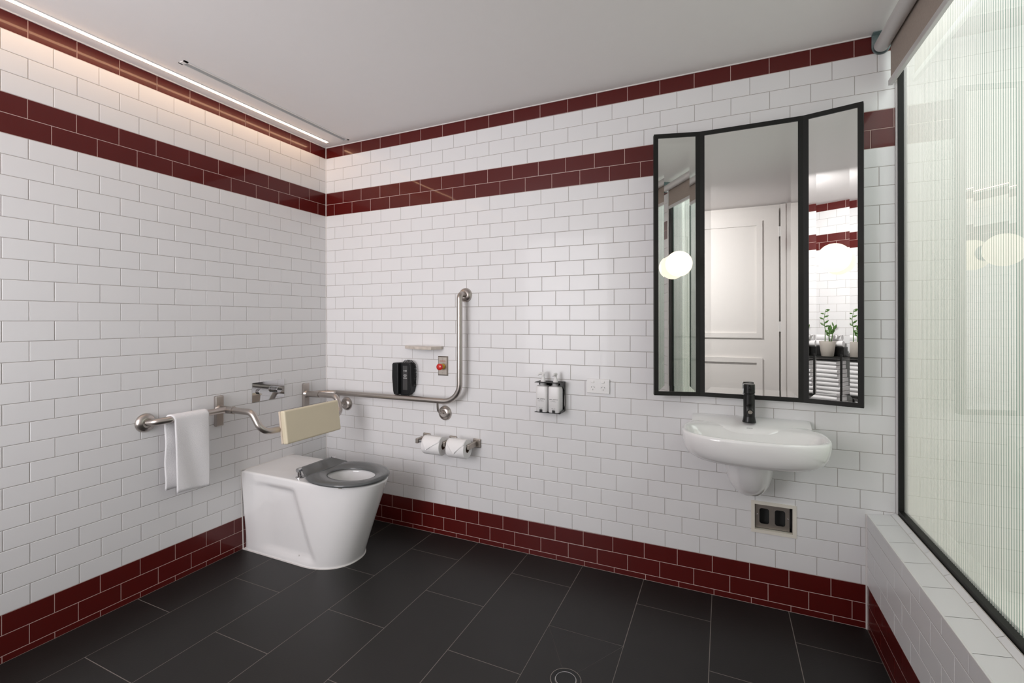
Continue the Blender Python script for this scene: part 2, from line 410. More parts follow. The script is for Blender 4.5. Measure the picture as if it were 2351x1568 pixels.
# ------------------------------------------------------------------ fluted glass screen
win = bpy.data.objects.new('window_1', None); SC.collection.objects.link(win); win.location = (3.04, -1.06, 0.48); struct(win); WORLD[win.name] = Vector(win.location)
fb = 0.0155
MB().box((XG, 0, 0.483), (XG + 0.028, -fb, CEIL)).box((XG, YE, 0.483), (XG + 0.028, YE + 0.040, CEIL)).build('window_frame', M['black_metal'], win)
MB().box((XG, -fb, 0.481), (XG + 0.028, YE + fb, 0.500)).box((XG, -fb, CEIL - 0.02), (XG + 0.028, YE + fb, CEIL)).build('window_frame', M['black_metal'], win)
gf = MB(); gx = XG + 0.012
gf.add([(gx, -fb, 0.500), (gx, YE + fb, 0.500), (gx, YE + fb, CEIL - .02), (gx, -fb, CEIL - .02)], [(0, 1, 2, 3)], 0)
pt = 0.0118; n = int((-YE - 2 * fb) / pt); vs = []; S = 8
for i in range(n):
    for k in range(S):
        t = k / S; vs.append((gx + 0.005 + 0.0022 * math.sin(PI * t), -fb - (i + t) * pt))
vs.append((gx + 0.005, YE + fb))
m0 = len(vs); V = [(x, y, 0.500) for x, y in vs] + [(x, y, CEIL - .02) for x, y in vs]
gf.add(V, [(i, i + 1, m0 + i + 1, m0 + i) for i in range(m0 - 1)], 1)
gf.build('fluted_pane', [M['glass_front'], M['glass_reed']], win, smooth=False, recalc=False)

# space beyond the glass
bw = MB().box((3.10, 0.6, -0.05), (4.6, -3.3, 0)).box((3.06, 0.65, CEIL + 0.2), (4.65, -3.3, CEIL + 0.25)).box((4.6, 0.65, -0.05), (4.65, -3.3, CEIL + 0.25)) \
    .box((3.06, 0.60, -0.05), (4.65, 0.65, CEIL + 0.25)).box((3.06, -3.3, -0.05), (4.65, -3.35, CEIL + 0.25)).box((3.035, 0.65, 0), (3.06, 0.0, CEIL + 0.25)).box((3.035, 0.0, 0), (3.06, YE, 0.48)) \
    .box((3.14, YE, 0), (3.16, -3.3, CEIL + .25)).box((3.04, 0.0, CEIL + 0.0), (3.06, -3.3, CEIL + .25))
struct(bw.build('wall_beyond_glass', M['beyond_wall']))

# ------------------------------------------------------------------ roller blind
rb = thing('roller_blind', 'grey-beige roller blind with white tube and rail above the fluted glass', 'blind', (2.975, -1.05, CEIL))
MB().tube([(2.972, -0.014, 2.352), (2.972, -1.802, 2.352)], 0.0255, 28).build('blind_tube', M['blind_tube'], rb, smooth=True)
fbm = MB(); fbm.add([(2.9985, -0.022, 2.20), (2.9985, -1.795, 2.20), (2.9985, -1.795, 2.356), (2.9985, -0.022, 2.356), (2.9995, -0.022, 2.20), (2.9995, -1.795, 2.20), (2.9995, -1.795, 2.356), (2.9995, -0.022, 2.356)],
    [(0, 1, 2, 3), (7, 6, 5, 4), (0, 4, 5, 1), (3, 2, 6, 7)], 0)
fbm.build('blind_fabric', M['blind_fabric'], rb)
MB().box((2.991, -0.018, 2.184), (3.006, -1.800, 2.206)).build('bottom_rail', M['blind_tube'], rb, bevel=0.002)
for yb in (-0.003, -1.815):
    pl = [(2.972 + 0.031 * math.cos(a), 2.352 + 0.031 * math.sin(a)) for a in [PI + PI * i / 16 for i in range(17)]] + [(3.003, CEIL - 0.001), (2.941, CEIL - 0.001)]
    br = MB().loft([[(x, yb, z) for x, z in pl], [(x, yb - 0.003, z) for x, z in pl]])
    br.box((2.941, yb, CEIL - 0.004), (3.003, yb - (0.03 if yb > -1 else -0.03), CEIL - 0.001)).lathe([(0.012, 0), (0.012, 0.012)], (2.972, yb - .002 if yb > -1 else yb + .010, 2.352), 'y', 16)
    br.build('bracket', M['galv'], rb)

# ------------------------------------------------------------------ ceiling fixtures
led = thing('led_strip_light', 'long thin glowing warm light strip set in ceiling beside left wall', 'light', (0.09, -1.5, CEIL))
MB().box((0.079, -0.073, CEIL - 0.0035), (0.103, -3.05, CEIL)).build('profile', M['white_metal'], led, bevel=0.001)
MB().box((0.083, -0.080, CEIL - 0.0055), (0.099, -3.04, CEIL - 0.0025)).build('diffuser', M['led'], led)
sd = thing('slot_diffuser', 'narrow white and grey air slot in the ceiling beside the glowing strip', 'air vent', (0.222, -0.56, CEIL))
fr_ = MB().box((0.203, -0.048, CEIL - 0.003), (0.210, -1.068, CEIL)).box((0.236, -0.048, CEIL - 0.003), (0.246, -1.068, CEIL)).box((0.203, -0.048, CEIL - 0.003), (0.246, -0.062, CEIL)).box((0.203, -1.050, CEIL - 0.003), (0.246, -1.068, CEIL))
fr_.build('slot_frame', M['white_metal'], sd)
MB().box((0.210, -0.062, CEIL - 0.0008), (0.236, -1.050, CEIL)).build('slot_louvre', M['slot_grey'], sd)
d = thing('added_fill_spot', 'added white fill spotlight on the ceiling, out of view, turned towards the door', 'light', (SPOT.x, SPOT.y, CEIL))  # unseen lamp body, added to go with the fill spotlight
q_ = SPOT_DIR.to_track_quat('Z', 'Y').to_matrix()
MB().lathe([(0.03, -0.075), (0.060, -0.06), (0.068, 0.0), (0.070, 0.055), (0.066, 0.055), (0.064, 0.045), (0.0, 0.045)], tuple(SPOT), q_, 32).build('fill_spot_head', M['white_metal'], d, smooth=True, angle=40)
MB().lathe([(0.045, -0.012), (0.045, 0.0), (0.0, 0.0)], (SPOT.x, SPOT.y, CEIL), 'z', 28).tube([(SPOT.x, SPOT.y, CEIL - .01), tuple(SPOT - SPOT_DIR * .05)], 0.010, 12).build('fill_spot_mount', M['white_metal'], d, smooth=True, angle=40)
w2 = bpy.data.objects.new('fill_window', None); SC.collection.objects.link(w2); w2.location = (0.80, YN, 1.5); struct(w2); WORLD[w2.name] = Vector(w2.location)  # made-up window, added only to carry the fill light
W0, W1, WZ0, WZ1 = 0.13, 1.21, 0.56, 2.28
MB().box((W0, YN, WZ0), (W1, YN + .03, WZ0 + .03)).box((W0, YN, WZ1 - .03), (W1, YN + .03, WZ1)).box((W0, YN, WZ0), (W0 + .03, YN + .03, WZ1)).box((W1 - .03, YN, WZ0), (W1, YN + .03, WZ1)).build('window_frame', M['white_metal'], w2)
MB().box((W0 + .03, YN + .001, WZ0 + .03), (W1 - .03, YN + .012, WZ1 - .03)).build('fill_window_pane', M['white_plastic'], w2)

# ------------------------------------------------------------------ toilet
def smooth01(t): t = max(0.0, min(1.0, t)); return t * t * (3 - 2 * t)
toi = thing('toilet', 'white ceramic back-to-wall toilet pan with open grey seat', 'toilet', (0.35, -0.44, 0))
TY, TZ = -0.44, 0.435
def toilet_pan():
    cx = 0.56; N = 120
    angs = [2 * PI * i / N for i in range(N)]
    def outline(z):
        f = z / TZ
        hw = 0.166 + 0.012 * f ** 0.8                 # half width
        xf = 0.657 + (0.824 - 0.657) * (f ** 1.05)    # front reach
        xs = 0.44 + 0.06 * f
        return hw, xf, xs
    def ray(a, z, inset=0.0):
        hw, xf, xs = outline(z); dx, dy = math.cos(a), math.sin(a)
        hw -= inset; xf -= inset
        best = None
        # straight sides and back for x<xs, super-ellipse nose beyond
        lo, hi = 0.0, 1.2
        def inside(x, y):
            if x < 0.0: return False
            if x <= xs: return abs(y) <= hw
            return (abs((x - xs) / (xf - xs)) ** 2.25 + abs(y / hw) ** 2.25) <= 1
        for _ in range(26):
            m = (lo + hi) / 2
            if inside(cx + dx * m, dy * m): lo = m
            else: hi = m
        return cx + dx * lo, dy * lo
    # exact back corners
    hw, _, _ = outline(TZ)
    ac = math.atan2(hw, -cx)
    A = sorted(set([round(a, 5) for a in angs] + [round(ac, 5), round(2 * PI - ac, 5), round(PI - 0.02 - (PI - ac), 5), round(PI + 0.02 + (PI - ac), 5)]))
    rings = []
    def ring(z, inset=0.0):
        r = []
        for a in A:
            x, y = ray(a, z, inset)
            # shallow sunken panel in each flank, sharp at the wall side and sloping at the bowl side
            if inset == 0 and 0.01 < x < 0.62 and abs(y) > 0.12:
                xr = 0.415 + (0.555 - 0.415) * (1 - (z / 0.375))
                d = smooth01((x - 0.120) / 0.018) * smooth01((xr - x) / 0.055) * smooth01((0.392 - z) / 0.022) * smooth01((z - 0.03) / 0.05 + 0.4)
                y -= math.copysign(0.020 * d, y)
            r.append((x, y + TY, z))
        rings.append(r)
    ring(0.0); ring(0.012)
    for i in range(1, 30): ring(0.012 + (TZ - 0.03) * i / 30)
    for t in range(0, 7):
        a = PI / 2 * t / 6; rad = 0.011
        ring(TZ - rad + rad * math.sin(a), rad * (1 - math.cos(a)) + (1e-6 if t else 0))
    # top deck in to the bowl mouth, then down inside
    def bowl(ax, ay, z, cxx=0.622):
        # ray from cx towards ellipse centred cxx
        r = []
        for a in A:
            dx, dy = math.cos(a), math.sin(a); lo, hi = 0, 1
            for _ in range(24):
                m = (lo + hi) / 2
                if ((cx + dx * m - cxx) / ax) ** 2 + (dy * m / ay) ** 2 <= 1: lo = m
                else: hi = m
            r.append((cx + dx * lo, dy * lo + TY, z))
        rings.append(r)
    bowl(0.150, 0.122, TZ); bowl(0.143, 0.115, TZ - 0.004); bowl(0.140, 0.112, TZ - 0.015)
    bowl(0.136, 0.108, 0.37); bowl(0.128, 0.10, 0.31, 0.615); bowl(0.110, 0.085, 0.25, 0.605); bowl(0.085, 0.065, 0.21, 0.60)
    mb = MB().loft(rings, True, True)
    return mb.build('pan', M['ceramic'], toi, smooth=True, angle=50)
toilet_pan()
MB().lathe([(0.10, 0.0), (0.10, 0.001)], (0.60, TY, 0.262), 'z', 40).build('bowl_water', M['water'], toi)
bd = [(0.0, -0.612)] + [(x, -0.6105) for x in (0.1, 0.2, 0.3, 0.44)]
def footprint(inset):
    pts = []
    for i in range(41):
        a = -PI / 2 + PI * i / 40; c_, s_ = math.cos(a), math.sin(a)
        pts.append((0.44 + (0.219 + inset) * abs(c_) ** (2 / 2.25), TY + (0.168 + inset) * math.copysign(abs(s_) ** (2 / 2.25), s_)))
    return [(0.001, TY - 0.168 - inset)] + pts + [(0.001, TY + 0.168 + inset)]
MB().prism(footprint(0.004), 0.0, 0.0035).build('floor_seal', M['caulk'], toi)
MB().loft([[(0.0, TY - 0.170, 0.0), (0.003, TY - 0.170, 0.0), (0.003, TY - 0.165, 0.0), (0.0, TY - 0.165, 0.0)], [(0.0, TY - 0.1815, TZ), (0.003, TY - 0.1815, TZ), (0.003, TY - 0.176, TZ), (0.0, TY - 0.176, TZ)]]).box((0.0, TY - 0.1815, TZ - 0.001), (0.003, TY + 0.180, TZ + 0.002)).build('wall_seal', M['caulk'], toi)
MB().lathe([(0.004, 0), (0.004, 0.002)], (0.425, -0.6075, 0.052), 'y', 16).build('fixing_cap', M['steel_dull'], toi)
# seat
def seat():
    N = 72; rings = []
    def ell(cx, ax, ay, z, k=2.15):
        return [(cx + ax * math.copysign(abs(math.cos(2 * PI * i / N)) ** (2 / k), math.cos(2 * PI * i / N)),
                 -0.452 + ay * math.copysign(abs(math.sin(2 * PI * i / N)) ** (2 / k), math.sin(2 * PI * i / N)), z) for i in range(N)]
    z0 = TZ + 0.008; h = 0.018
    prof = [(0.0, 0.35), (0.02, 0.0), (0.10, -0.25)]
    oc, oa, ob, ic, ia, ib = 0.608, 0.219, 0.190, 0.630, 0.134, 0.097
    for t, zz in ((0.0, 0.45), (0.02, 0.75), (0.08, 0.95), (0.22, 1.05), (0.6, 0.92), (0.85, 0.72), (0.95, 0.55), (1.0, 0.25), (0.98, 0.0), (0.5, -0.05), (0.05, 0.0), (0.0, 0.2)):
        rings.append(ell(oc + (ic - oc) * t, oa + (ia - oa) * t, ob + (ib - ob) * t, z0 + h * zz, 2.15 - 0.15 * t))
    st = MB().loft(rings, False, False, closed=True).build('seat', M['seat_grey'], toi, smooth=True, angle=80)
    # hinge flap rising from the back of the ring
    fl = MB().loft([[(0.385, -0.552, z0 + .024), (0.385, -0.350, z0 + .024), (0.374, -0.350, z0 + .040), (0.374, -0.552, z0 + .040)],
                    [(0.400, -0.562, z0 + .013), (0.400, -0.342, z0 + .013), (0.392, -0.342, z0 + .040), (0.392, -0.562, z0 + .040)],
                    [(0.47, -0.600, z0 + .004), (0.47, -0.304, z0 + .004), (0.47, -0.304, z0 + .018), (0.47, -0.600, z0 + .018)]])
    fl.build('hinge_flap', M['seat_grey'], st, bevel=0.004, seg=3)
    for s in (-1, 1):
        y = -0.451 + s * 0.118
        MB().tube([(0.384, y - 0.012, z0 + .031), (0.384, y + 0.012, z0 + .031)], 0.0115, 20).build('hinge', M['chrome'], st, smooth=True)
        MB().tube([(0.386, y, TZ), (0.384, y, z0 + .026)], [0.011, 0.009], 16).lathe([(0.021, 0), (0.021, 0.004), (0.012, 0.007)], (0.388, y, TZ), 'z', 24).build('hinge_post', M['chrome'], st, smooth=True)
    for s in (-1, 1):
        MB().lathe([(0.011, 0), (0.011, 0.006)], (0.70, -0.452 + s * 0.152, TZ + .001), 'z', 16).build('buffer', M['ceramic_cream'], st, smooth=True)
seat()

# flush plate with two round buttons
fp = thing('flush_plate', 'polished chrome flush plate with two round buttons on left wall', 'flush plate', (0, -0.445, 0.85))
MB().box((-0.002, -0.553, 0.796), (0.004, -0.337, 0.906)).build('plate', M['chrome'], fp, bevel=0.0008)
for y, r, d in ((-0.506, 0.0165, 0.014), (-0.402, 0.0185, 0.034)):
    MB().lathe([(r, 0), (r, d * .55), (r * .92, d * .56), (r * .92, d * .62), (r, d * .63), (r, d), (r * .93, d + .0015), (0, d + .0015)], (0.004, y, 0.852), Matrix(((0, 0, 1), (1, 0, 0), (0, 1, 0))), 32).build('flush_button', M['chrome'], fp, smooth=True, angle=30)

# ------------------------------------------------------------------ grab rails
MX = Matrix(((0, 0, 1), (1, 0, 0), (0, 1, 0)))      # lathe axis -> +X
MY = Matrix(((1, 0, 0), (0, 0, -1), (0, 1, 0)))     # lathe axis -> -Y
def flange(p, mtx, parent, r=0.040, name='flange'):
    MB().lathe([(r, 0), (r, .003), (r * .985, .0055), (r * .93, .011), (r * .82, .0165), (r * .66, .0205), (r * .50, .0225), (r * .47, .0215), (0.0, .0205)], p, mtx, 36).build(name, M['steel'], parent, smooth=True, angle=35)
TR = 0.0160
ra = thing('grab_rail', 'short steel grab rail on left wall with a towel hung over it', 'grab rail', (0.07, -0.95, 0.79))
MB().tube(fillet([(0.012, -1.094, 0.790), (0.050, -1.080, 0.794), (0.072, -1.03, 0.797), (0.072, -0.76, 0.797)], 0.035), TR, 24).build('tube', M['steel'], ra, smooth=True)
flange((0.0, -1.096, 0.790), MX, ra, 0.043)
bk = thing('toilet_support_pad', 'cream padded backrest held on bent steel tubes above the toilet', 'backrest', (0.2, -0.46, 0.8))
for s, y in ((-1, -0.751), (1, -0.181)):
    z0, z1 = (0.705, 0.865) if s < 0 else (0.702, 0.862)
    MB().box((0.0, y - 0.0225, z0), (0.020, y + 0.0225, z1)).build('wall_plate', M['steel'], bk, bevel=0.006, seg=3)
    MB().tube([(0.018, y, 0.795), (0.128, y, 0.797)], 0.0190, 24).tube([(0.016, y, 0.795), (0.030, y, 0.795)], [0.026, 0.019], 24).build('clamp', M['steel'], bk, smooth=True)
MB().tube(fillet([(0.11, -0.751, 0.797), (0.262, -0.751, 0.798), (0.318, -0.738, 0.700), (0.312, -0.62, 0.692), (0.312, -0.30, 0.690), (0.318, -0.194, 0.698), (0.262, -0.181, 0.797), (0.11, -0.181, 0.797)], [0.05, 0.055, 0.05, 0.05, 0.055, 0.05], 8), TR, 24).build('tube', M['steel'], bk, smooth=True)
# cushion: face leaning back, two layers
tl = math.radians(8)
cm = Matrix.Translation((0.352, -0.448, 0.705)) @ Matrix.Rotation(-tl, 4, 'Y')
def rbox(mb, a, b, mtx, mi=0): mb.box(a, b, mi, mtx)
c1 = MB(); rbox(c1, (-0.020, -0.190, -0.086), (0.014, 0.190, 0.086), cm)
c1.build('cushion', M['cushion'], bk, bevel=0.009, seg=4)
c2 = MB(); rbox(c2, (-0.034, -0.188, -0.084), (-0.021, 0.188, 0.084), cm)
c2.build('backing_board', M['cushion_edge'], bk, bevel=0.004, seg=3)

rl = thing('grab_rail', 'long L-shaped steel grab rail with upright arm on the back wall', 'grab rail', (0.6, -0.07, 0.8))
pth = fillet([(0.050, -0.155, 0.795), (0.066, -0.125, 0.796), (0.150, -0.070, 0.796), (1.063, -0.070, 0.798), (1.063, -0.070, 1.405), (1.063, -0.012, 1.402)], [0.05, 0.07, 0.105, 0.045], 10)
MB().tube(pth, TR, 24).build('tube', M['steel'], rl, smooth=True)
flange((1.063, 0.0, 1.400), MY, rl, 0.041)
for x in (0.180, 0.926):
    z = 0.716
    MB().tube(fillet([(x - 0.012, -0.066, 0.790), (x - 0.012, -0.060, 0.730), (x, -0.010, 0.716)], 0.03, 8), 0.0070, 14).build('stay', M['steel'], rl, smooth=True)
    flange((x, 0.0, z), MY, rl, 0.043)

# towel over the short rail
def towel():
    NY, prof = 28, []
    cx_, cz, r = 0.072, 0.797, 0.0205
    for i in range(24): prof.append((0.050 + 0.0035 * math.sin(i * .5), 0.462 + (cz - 0.462) * i / 24, 0))
    for i in range(13):
        a = PI - PI * i / 12; prof.append((cx_ + r * math.cos(a) * (1 if i > 6 else 1.05), cz + r * math.sin(a), i / 12))
    for i in range(1, 25): prof.append((cx_ + r + 0.010 * (i / 24), cz - (cz - 0.452) * i / 24, 1))
    def sheet(dn):
        rows = []
        for (x, z, s) in prof:
            row = []
            for k in range(NY + 1):
                t = k / NY; y0, y1 = -1.040 + 0.020 * s, -0.872 + 0.012 * s
                f = 1 - 0.05 * (cz - z) / 0.34
                y = (y0 + y1) / 2 + (y0 - y1) / 2 * f * (1 - 2 * t) * -1 * -1
                ww = 0.0030 * math.sin(t * 7 + s * 2 + (z * 9)) * min(1, (cz + .02 - z) / .1)
                zz = z + (0.006 * math.sin(t * 4 + 1) if z < 0.48 else 0)
                row.append((x + ww, y, zz))
            rows.append(row)
        return rows
    A = sheet(0); mb = MB(); n = NY + 1
    vs = [p for r_ in A for p in r_]
    fs = [(i * n + k, i * n + k + 1, (i + 1) * n + k + 1, (i + 1) * n + k) for i in range(len(A) - 1) for k in range(NY)]
    mb.add(vs, fs)
    o = mb.build('hand_towel', M['towel'], origin=(0.07, -0.95, 0.8), smooth=True, angle=180)
    sm = o.modifiers.new('thickness', 'SOLIDIFY'); sm.thickness = 0.0075; sm.offset = 0
    tag(o, 'white terry hand towel draped over the short steel rail', 'towel')
towel()

# ------------------------------------------------------------------ back wall fittings
sh = MB().prism([(0.640, 0.0), (0.655, -0.022), (0.772, -0.085), (0.882, -0.085), (0.912, -0.024), (0.912, 0.0)], 1.087, 1.1045).build('wall_shelf', M['stone'], bevel=0.0015, origin=(0.78, 0, 1.09))
tag(sh, 'small speckled stone shelf with clipped corners above the black phone', 'shelf')

ph = thing('wall_phone', 'black corded telephone mounted on the tiled wall above the rail', 'telephone', (0.66, 0, 0.81))
bodyp = [(0.640, 1.003), (0.706, 1.003), (0.718, 0.990), (0.722, 0.860), (0.712, 0.828), (0.690, 0.808), (0.640, 0.808)]
b_ = MB().loft([[(x, 0.0, z) for x, z in bodyp], [(x - .002, -0.040, z) for x, z in bodyp], [(x * .97 + .68 * .03, -0.050, z * .985 + .905 * .015) for x, z in bodyp]])
b_.build('phone_body', M['black_plastic'], ph, bevel=0.003, seg=2)
hp_ = [(0.600, 0.995), (0.604, 1.003), (0.643, 1.003), (0.645, 0.990), (0.645, 0.820), (0.640, 0.812), (0.612, 0.816), (0.606, 0.835), (0.599, 0.920)]
MB().loft([[(x + .012, -0.022, z) for x, z in hp_], [(x, -0.040, z) for x, z in hp_], [(x, -0.070, z) for x, z in hp_], [(x * .9 + .0622, -0.077, z * .97 + .027) for x, z in hp_]]).build('handset', M['black_plastic'], ph, bevel=0.003, seg=2)
MB().box((0.590 + .03, 0, 0.83), (0.65, -0.03, 0.99)).build('cradle', M['black_plastic'], ph)
lp = MB().box((0.661, -0.0495, 0.842), (0.694, -0.0512, 0.985)); lp.build('label_window', M['label_grey'], ph)
pr = MB()
for z, x0, x1, h in ((0.955, .666, .674, .006), (0.955, .677, .689, .008), (0.932, .668, .688, .0035), (0.926, .664, .691, .0035), (0.921, .671, .684, .003), (0.912, .664, .691, .005)):
    pr.box((x0, -0.0511, z - h / 2), (x1, -0.0516, z + h / 2))
pr.build('label_print', M['print_grey'], ph)
cp = []; base = fillet([(0.650, -0.030, 1.002), (0.664, -0.026, 1.0135), (0.706, -0.022, 1.0125), (0.7275, -0.020, 0.992), (0.7325, -0.020, 0.930), (0.7235, -0.022, 0.862)], 0.022, 6)
L = [0]
for a, b in zip(base[:-1], base[1:]): L.append(L[-1] + (b - a).length)
turns = 25; NP = turns * 10
for i in range(NP + 1):
    s = L[-1] * i / NP; k = max(j for j in range(len(L)) if L[j] <= s + 1e-9); k = min(k, len(L) - 2)
    t = (s - L[k]) / max(L[k + 1] - L[k], 1e-6); p = base[k].lerp(base[k + 1], t); d = (base[k + 1] - base[k]).normalized()
    n1 = Vector((0, 1, 0)); n2 = d.cross(n1).normalized(); a = 2 * PI * turns * i / NP
    cp.append(p + (n1 * math.cos(a) + n2 * math.sin(a)) * 0.0062)
MB().tube(cp, 0.0016, 6).build('coiled_cord', M['black_gloss'], ph, smooth=True)
MB().tube(fillet([(0.626, -0.048, 0.816), (0.636, -0.045, 0.798), (0.682, -0.035, 0.797), (0.692, -0.030, 0.810)], 0.012, 6), 0.0022, 8).build('cord_tail', M['black_gloss'], ph, smooth=True)

eb = thing('duress_button', 'red mushroom emergency button on a small steel wall plate', 'emergency button', (0.9115, 0, 0.99))
pl = [(0.877, 0.933), (0.946, 0.933), (0.946, 1.047), (0.877, 1.047)]
MB().loft([[(x, 0, z) for x, z in pl], [(x, -0.001, z) for x, z in pl], [(0.9115 + (x - 0.9115) * .80, -0.0065, 0.99 + (z - 0.99) * .88) for x, z in pl]]).build('plate', M['steel_dull'], eb)
for z in (1.031, 0.951): MB().lathe([(0.0032, 0), (0.0032, 0.0012)], (0.9115, -0.0063, z), MY, 12).build('screw', M['dark_slot'], eb)
MB().lathe([(0.017, 0), (0.017, 0.012), (0.015, 0.014), (0.015, 0.017)], (0.9115, -0.006, 0.987), MY, 28).build('collar', M['yellow_plastic'], eb, smooth=True, angle=35)
MB().lathe([(0.008, 0), (0.008, 0.008), (0.0185, 0.011), (0.020, 0.018), (0.0185, 0.023), (0.012, 0.026), (0, 0.027)], (0.9115, -0.022, 0.987), MY, 32).build('push_head', M['red_plastic'], eb, smooth=True, angle=50)
def text_part(name, s, size, loc, m, parent, rot=(PI / 2, 0, 0), depth=0.0002, align='CENTER', sx=1.0):
    cu = bpy.data.curves.new(name + '_curve', 'FONT'); cu.body = s; cu.size = size; cu.extrude = depth; cu.offset = 0.0; cu.align_x = align; cu.align_y = 'CENTER'
    t = bpy.data.objects.new('tmp', cu); SC.collection.objects.link(t)
    dg = bpy.context.evaluated_depsgraph_get(); me = bpy.data.meshes.new_from_object(t.evaluated_get(dg))
    bpy.data.objects.remove(t); me.materials.clear(); me.materials.append(m)
    M4 = Matrix.Translation(Vector(loc) - (WORLD[parent.name] if parent else Vector())) @ (Matrix.Rotation(rot[2], 4, 'Z') @ Matrix.Rotation(rot[0], 4, 'X')) @ Matrix.Diagonal((sx, 1, 1, 1))
    me.transform(M4)
    o = bpy.data.objects.new(name, me); SC.collection.objects.link(o)
    if parent: o.parent = parent; WORLD[o.name] = WORLD[parent.name]
    return o
text_part('lettering', 'DURESS', 0.0115, (0.9115, -0.0068, 1.018), M['print_red'], eb)

# toilet roll holder and rolls
th = thing('toilet_roll_holder', 'double toilet roll holder of brushed steel on back wall', 'toilet roll holder', (0.96, 0, 0.56))
for x in (0.800, 0.982, 1.137):
    MB().box((x - 0.025, 0, 0.538), (x + 0.025, -0.010, 0.588)).build('wall_plate', M['steel_dull'], th, bevel=0.005, seg=3)
    MB().box((x - 0.0085 - .004, -0.008, 0.548), (x + 0.0085 - .004, -0.104, 0.576)).build('arm', M['steel_dull'], th, bevel=0.003, seg=2)
for x0, x1 in ((0.806, 0.969), (0.987, 1.124)):
    MB().tube([(x0, -0.090, 0.560), (x1, -0.090, 0.560)], 0.0075, 14).build('spindle', M['chrome'], th, smooth=True)
def roll(x0, x1, label, tipx):
    t = thing('toilet_roll', label, 'toilet roll', ((x0 + x1) / 2, -0.090, 0.548), 'toilet rolls on the double holder')
    cz, R, r = 0.548, 0.053, 0.0195; c = ((x0), -0.090, cz); Wd = x1 - x0
    MB().loft([[(x0 + h, -0.090 + rr * math.cos(2 * PI * k / 48), cz + rr * math.sin(2 * PI * k / 48)) for k in range(48)] for rr, h in
        ((r, 0), (R * .96, 0), (R, .003), (R, Wd * .5), (R, Wd - .003), (R * .96, Wd), (r, Wd))], False, False, closed=True).build('paper', M['paper'], t, smooth=True, angle=40)
    MB().loft([[(x0 + h, -0.090 + rr * math.cos(2 * PI * k / 32), cz + rr * math.sin(2 * PI * k / 32)) for k in range(32)] for rr, h in
        ((r, 0.0005), (r, Wd - .0005), (r - .0012, Wd - .0005), (r - .0012, 0.0005))], False, False, closed=True).build('core', M['card'], t, smooth=True, angle=40)
    # loose end folded to a point, lying on the curve of the roll
    rows = []; NR, NC = 14, 8
    for i in range(NR + 1):
        a = math.radians(100 + 98 * i / NR); w_ = 1 - i / NR
        half = (Wd * .5) * min(1, w_ * 1.9)
        mid = (x0 + x1) / 2 * min(1, w_ * 1.9) + tipx * (1 - min(1, w_ * 1.9))
        rr = R + 0.0012 + 0.004 * (i / NR) ** 3
        rows.append([(mid - half + 2 * half * k / NC + (0.0 if half > 0 else 0), -0.090 + rr * math.cos(a), cz + rr * math.sin(a)) for k in range(NC + 1)])
    n = NC + 1; vs = [p for r_ in rows for p in r_]
    fl = MB().add(vs, [(i * n + k, i * n + k + 1, (i + 1) * n + k + 1, (i + 1) * n + k) for i in range(NR) for k in range(NC)])
    o = fl.build('folded_tip', M['paper'], t, smooth=True, angle=180); sm = o.modifiers.new('t', 'SOLIDIFY'); sm.thickness = 0.0009; sm.offset = 1
roll(0.852, 0.968, 'left white toilet roll, its folded tip turned to one side', 0.885)
roll(1.013, 1.124, 'right white toilet roll with a centred pointed folded tip', 1.066)

# soap bottles in their black bracket
dr = thing('bottle_bracket', 'black metal wall bracket holding two white pump bottles', 'bracket', (1.57, 0, 0.86))
BX0, BX1 = 1.503, 1.6465
MB().box((BX0 + .02, -0.002, 0.785), (BX1, -0.004, 0.935)).box((BX0 + .006, -0.002, 0.915), (BX0 + .02, -0.004, 0.935)).build('back_plate', M['black_gloss'], dr)
def holed_plate():
    mb = MB(); 
    xs = [1.552 + 0.0, 1.620]; z0, z1 = 0.936, 0.938
    mb.box((BX0 + .012, -0.002, z0), (BX1 + .008, -0.085, z1))
    return mb
holed_plate().build('top_plate', M['black_metal'], dr, bevel=0.0008)
side = [(-0.002, 0.938), (-0.085, 0.938), (-0.085, 0.925), (-0.050, 0.918), (-0.020, 0.895), (-0.006, 0.860), (-0.004, 0.815), (-0.030, 0.798), (-0.085, 0.793), (-0.085, 0.785), (-0.002, 0.785)]
MB().loft([[(BX1 + .006, y, z) for y, z in side], [(BX1 + .008, y, z) for y, z in side]]).build('side_plate', M['black_gloss'], dr)
MB().box((BX0 + .012, -0.002, 0.783), (BX1 + .006, -0.086, 0.785)).build('base_plate', M['black_gloss'], dr)
for x in (1.550, 1.618): MB().box((x - .007, -0.086, 0.783), (x + .007, -0.0875, 0.800)).build('tab', M['black_gloss'], dr, bevel=0.0005)
